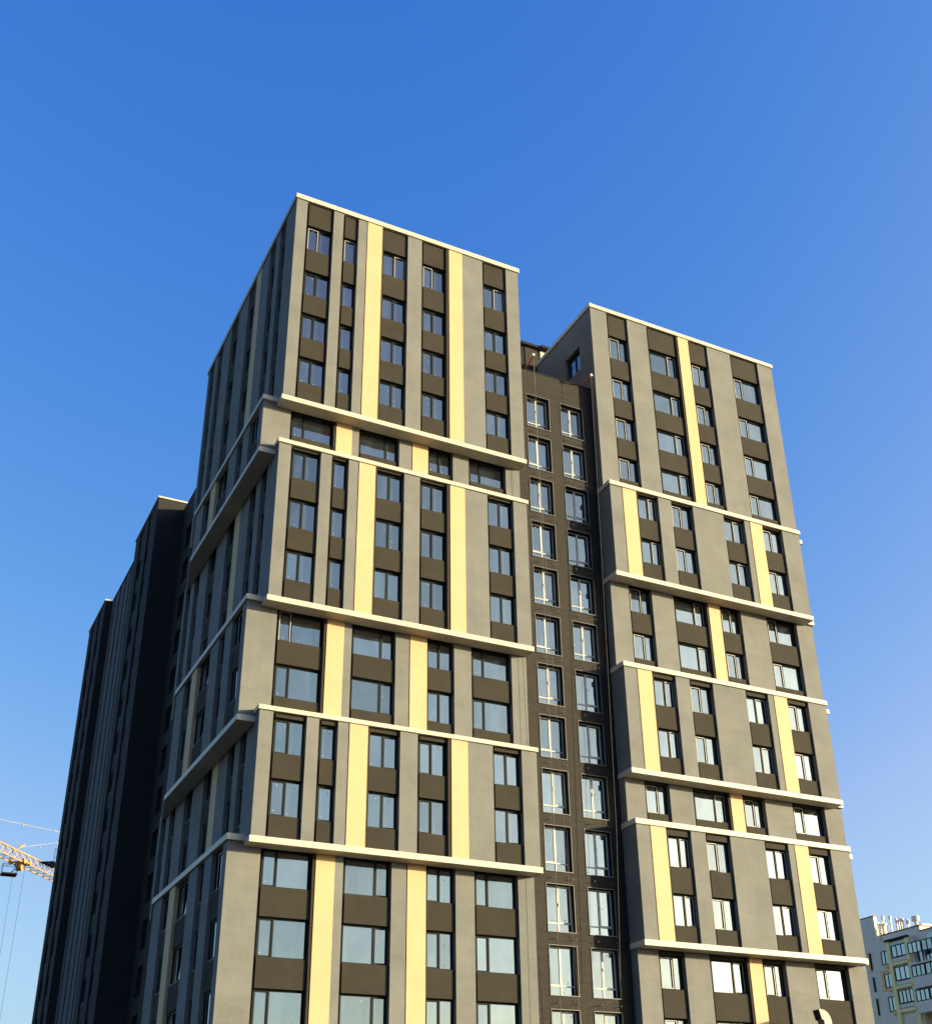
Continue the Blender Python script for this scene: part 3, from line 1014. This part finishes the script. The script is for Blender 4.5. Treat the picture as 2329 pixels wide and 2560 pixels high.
def far_window(y0, y1, z0, z1, nm, x=None, fr='dark'):
    x = FX - .26 if x is None else x
    f, p = MB(), MB()
    t = .10
    f.box(x, x + .08, y0, y0 + t, z0 + fz, z1 + fz); f.box(x, x + .08, y1 - t, y1, z0 + fz, z1 + fz)
    f.box(x, x + .08, y0 + t, y1 - t, z0 + fz, z0 + t + fz); f.box(x, x + .08, y0 + t, y1 - t, z1 - t + fz, z1 + fz)
    for i in range(1, nm):
        y = y0 + (y1 - y0) * i / nm
        f.box(x - .005, x + .08, y - .06, y + .06, z0 + t + fz, z1 - t + fz)
    o = f.build('window', fr, FB)
    p.quad([(x + .05, y1 - t, z0 + t + fz), (x + .05, y0 + t, z0 + t + fz), (x + .05, y0 + t, z1 - t + fz), (x + .05, y1 - t, z1 - t + fz)])
    p.build('pane', 'fglass', o)


far_window(72.2, 74.9, -23.42, -21.84, 3); far_window(72.2, 74.9, -26.46, -24.7, 3); far_window(72.2, 74.9, -29.42, -27.74, 4)
for z0, z1 in ((-24.02, -22.2), (-27.06, -25.2), (-30.16, -28.24)): far_window(75.75, 77.15, z0, z1, 2, FX - .10)
for z0, z1 in ((-24.3, -22.0), (-27.2, -25.3), (-30.3, -28.1)): far_window(79.12, 79.40, z0, z1, 1, FX - .12)
# glazed balconies on the right
for z in (-24.9, -27.9, -31.0): fbx('balcony_slab', 'fgrey', FX - .9, FX + .6, 66, 71.3, z - .15, z + .05)
for z in (-24.9, -27.9, -31.0):
    far_window(68.9, 71.25, z + 1.3, z + 2.75, 3, FX - .85)
    far_window(66.0, 68.8, z + 1.3, z + 2.75, 3, FX - .85)
for z in (-27.9, -31.0): fbx('balcony_parapet', 'fgrey', FX - .88, FX - .8, 66, 71.28, z + .06, z + 1.28)
far_window(70.1, 70.9, -24.7, -22.3, 1, FX + .5); far_window(68.9, 69.6, -24.7, -22.3, 1, FX + .5)
w = MB()
w.box(FX + .3, FX + .58, 62, 68.6, fz - 24.8, fz - 21.3); w.build('glazed_screen', 'fglass', FB)
# roof boxes and steel flues that catch the sun
w = MB(); w.box(FX + .66, FX + 2.5, 77.4, 80.6, fz - 18.3, fz - 18.05); w.build('ledge', 'flue', FB)
w = MB(); w.prism([(FX + 3.2, 71.8), (FX + 5.0, 71.8), (FX + 5.0, 74.3), (FX + 3.2, 74.3)], fz - 19.8, fz - 19.1); w.build('vent_base', 'flue', FB)
rnd = random.Random(3)
fl = [(79.6, -16.5, .13, .26), (78.4, -16.7, .15, .30), (77.2, -17.3, .13, .2), (76.85, -17.55, .11, .16), (76.5, -17.3, .14, .2), (76.1, -17.6, .12, .18),
      (75.75, -17.5, .13, .2), (75.4, -17.7, .13, .2), (75.1, -18.1, .1, .15), (74.8, -18.0, .1, .16)]
for y, z, r0, r1 in fl:
    x = FX + 4 + rnd.uniform(-.3, .3)
    w = MB()
    w.bar((x, y, fz - 21), (x, y, z + fz - .45), r0, 0, 8)
    w.bar((x, y, z + fz - .45), (x, y, z + fz - .1), r1, 0, 8)
    w.bar((x, y, z + fz - .1), (x, y, z + fz + .1), r1, 0, 8, .03)
    w.build('chimney_flue', 'flue', FB)
w = MB()
w.bar((FX + 4, 73.6, fz - 19.1), (FX + 4, 73.6, fz - 18.35), .26, 0, 10); w.bar((FX + 4, 73.6, fz - 18.35), (FX + 4, 73.6, fz - 17.75), .55, 0, 12)
w.bar((FX + 4, 73.6, fz - 17.75), (FX + 4, 73.6, fz - 17.6), .5, 0, 12, .1)
w.build('roof_vent', 'flue', FB)

# ================================================================== TOWER CRANE
M['crane'] = plain('yellow_crane_paint', (0.34, 0.185, 0.055), .5, 0, .2)
M['pend'] = plain('white_tie_bar', (0.22, 0.20, 0.185), .5)
CR = thing('tower_crane', 'yellow lattice tower crane jib with trolley and cage behind the rear towers', 'tower crane', (0, 0, 0))
root = Vector((10.2, 106.8, ZO - 16.6))
jd = Vector((-.498, -.867, -.072)).normalized()
side = Vector((-jd.y, jd.x, 0)).normalized()
up = Vector((0, 0, 1))


def lattice(mb, p, d, L, wdt, hgt, step, rc, rb_):
    n = int(L / step)
    A = [p + d * (step * i) - side * wdt / 2 for i in range(n + 1)]
    B = [p + d * (step * i) + side * wdt / 2 for i in range(n + 1)]
    T = [p + d * (step * (i + .5)) + up * hgt for i in range(n)]
    mb.bar(A[0], A[-1], rc); mb.bar(B[0], B[-1], rc); mb.bar(T[0], T[-1], rc * 1.15)
    for i in range(n + 1): mb.bar(A[i], B[i], rb_)
    for i in range(n):
        for q in (A, B):
            mb.bar(q[i], T[i], rb_); mb.bar(q[i + 1], T[i], rb_)
        mb.bar(A[i], B[i + 1], rb_)


j = MB(); lattice(j, root, jd, 44, 1.25, 1.25, 1.9, .075, .033); j.build('jib', 'crane', CR)
j = MB(); lattice(j, root, -jd * Vector((1, 1, 0)).length if False else Vector((.498, .867, 0)), 12, 1.2, .9, 1.3, .08, .04); j.build('counter_jib', 'crane', CR)
j = MB(); p = root + Vector((.498, .867, 0)) * 11; j.box(p.x - .9, p.x + .9, p.y - .9, p.y + .9, p.z - 2, p.z); j.build('counterweight', 'fgrey', CR)
j = MB()
for sx in (-.8, .8):
    for sy in (-.8, .8): j.bar((root.x + sx, root.y + sy, 0), (root.x + sx, root.y + sy, root.z), .09)
n = int(root.z / 2)
for i in range(n):
    z0, z1 = root.z * i / n, root.z * (i + 1) / n
    for (ax, ay), (bx_, by_) in (((-.8, -.8), (.8, -.8)), ((.8, -.8), (.8, .8)), ((.8, .8), (-.8, .8)), ((-.8, .8), (-.8, -.8))):
        j.bar((root.x + ax, root.y + ay, z0), (root.x + bx_, root.y + by_, z1), .04); j.bar((root.x + ax, root.y + ay, z1), (root.x + bx_, root.y + by_, z1), .04)
j.build('mast', 'crane', CR)
apex = root + Vector((.1, .2, 6.9))
j = MB()
for sx in (-.7, .7):
    for sy in (-.7, .7): j.bar(root + Vector((sx, sy, 0)), apex, .09)
j.build('apex', 'crane', CR)
j = MB(); j.box(root.x - 2.3, root.x - .9, root.y - .8, root.y + .8, root.z - 2.2, root.z); j.build('cab', 'white', CR)
for k in (20.6, 41):
    q = root + jd * k + up * 1.25
    j = MB(); j.bar(apex, q + up * .35, .035)
    for tt in (.28, .5, .73):
        c_ = apex.lerp(q, tt); j.bar(c_ - (q - apex).normalized() * .2, c_ + (q - apex).normalized() * .2, .075)
    j.build('tie_bar', 'pend', CR)
    j = MB(); j.bar(q + up * .3, q - up * .1 + (apex - q).normalized() * -1.4, .09); j.bar(q + up * .35, q + up * .6 + (apex - q).normalized() * 1.6, .11); j.build('tie_bracket', 'crane', CR)
tr = root + jd * 19.6
j = MB()
for s in (-.75, .75):
    j.bar(tr + side * s - jd * 1 + up * .1, tr + side * s + jd * 1 + up * .1, .13)
    for e in (-.8, .8): j.bar(tr + side * s + jd * e + up * .15 - side * .12, tr + side * s + jd * e + up * .15 + side * .12, .3, 0, 10)
for e in (-.9, 0, .9): j.bar(tr - side * .75 + jd * e, tr + side * .75 + jd * e, .1)
j.bar(tr - side * .3 - up * .45, tr + side * .3 - up * .45, .36, 0, 12)
j.build('trolley', 'crane', CR)
cg = tr + jd * 2.4 - up * 1.7
j = MB()
j.box(cg.x - .8, cg.x + .8, cg.y - .7, cg.y + .7, cg.z, cg.z + .14)
for sx in (-.75, .75):
    for sy in (-.65, .65): j.bar((cg.x + sx, cg.y + sy, cg.z), (cg.x + sx, cg.y + sy, cg.z + 1.1), .035)
    j.bar((cg.x + sx, cg.y - .65, cg.z + 1.1), (cg.x + sx, cg.y + .65, cg.z + 1.1), .035)
for sy in (-.65, .65): j.bar((cg.x - .75, cg.y + sy, cg.z + 1.1), (cg.x + .75, cg.y + sy, cg.z + 1.1), .035)
j.bar(cg + up * 1.1 - side * .5, tr - side * .6, .05); j.bar(cg + up * 1.1 + side * .5, tr + side * .6, .05)
j.bar(cg + up * .1, tr - up * .2, .05)
j.build('cage', 'dark', CR)
side = -side
pf = root + jd * 13.3 - side * 1.0 + up * 1.0
j = MB()
for a, b in ((-1.7, 1.7),):
    j.bar(pf + jd * a, pf + jd * b, .12); j.bar(pf + jd * a - side * .8, pf + jd * b - side * .8, .12)
    for e in (-1.6, -.8, 0, .8, 1.6):
        j.bar(pf + jd * e + side * .8, pf + jd * e - side * .8, .10)
        j.bar(pf + jd * e - side * .8, pf + jd * e - side * .8 + up * (1.1 if e < 0 else 1.5), .035)
    j.bar(pf + jd * a - side * .8 + up * 1.1, pf - side * .8 + up * 1.1, .035); j.bar(pf - side * .8 + up * 1.5, pf + jd * b - side * .8 + up * 1.5, .035)
    j.bar(pf + jd * a - side * .8 + up * .55, pf + jd * b - side * .8 + up * .6, .03)
j.build('platform', 'dark', CR)
j = MB()
for s in (-.45, .45):
    j.bar(tr + side * s * 1.4, Vector((tr.x, tr.y, 6)) + side * s, .016, 0, 5)
j.box(tr.x - .3, tr.x + .3, tr.y - .3, tr.y + .3, 4.8, 6)
j.build('hoist_rope', 'dark', CR)

# ================================================================== GROUND
g = MB(); g.quad([(-1500, -1500, 0), (1500, -1500, 0), (1500, 1500, 0), (-1500, 1500, 0)])
M['ground'] = plaster('dry_grass_ground', (0.042, 0.039, 0.028), .3, 1.0, 0)
tag(g.build('ground', 'ground'), kind='structure')

# ================================================================== BARE TREE in front of the right tower (its twigs show in the panes)
M['bark'] = plain('dark_bark', (0.06, 0.05, 0.04), .9, 0, .2)


def bare_tree(x, y, h, label, seed):
    t = thing('bare_tree', label, 'tree', (x, y, 0), 'bare trees before the block')
    rnd = random.Random(seed)
    tk, br = MB(), MB()
    tk.bar((0, 0, 0), (.1, .1, h * .45), .32, 0, 8, .2)
    tk.build('trunk', 'bark', t)

    def grow(p, d, L, r, n):
        q = p + d * L
        br.bar(p, q, r, 0, 5 if n > 2 else 3, r * .6)
        if n == 0: return
        for k in range(3 if n > 1 else 4):
            a = rnd.uniform(0, 2 * math.pi); s = rnd.uniform(.35, .8)
            nd = (d + Vector((math.cos(a) * s, math.sin(a) * s, rnd.uniform(-.1, .4)))).normalized()
            grow(q - d * L * rnd.uniform(0, .35), nd, L * rnd.uniform(.6, .8), r * .55, n - 1)
    for k in range(7):
        a = k * 2.4
        grow(Vector((.08, .08, h * (.22 + .033 * k))), Vector((math.cos(a) * .6, math.sin(a) * .6, 1)).normalized(), h * .2, .13, 5 if k > 3 else 4)
    br.build('branches', 'bark', t)


bare_tree(83, -41, 24, 'taller bare tree farther to the right, opposite the right tower', 9)
bare_tree(60, -41, 21.5, 'tall bare tree opposite the right tower, seen as a reflection in its lower windows', 4)
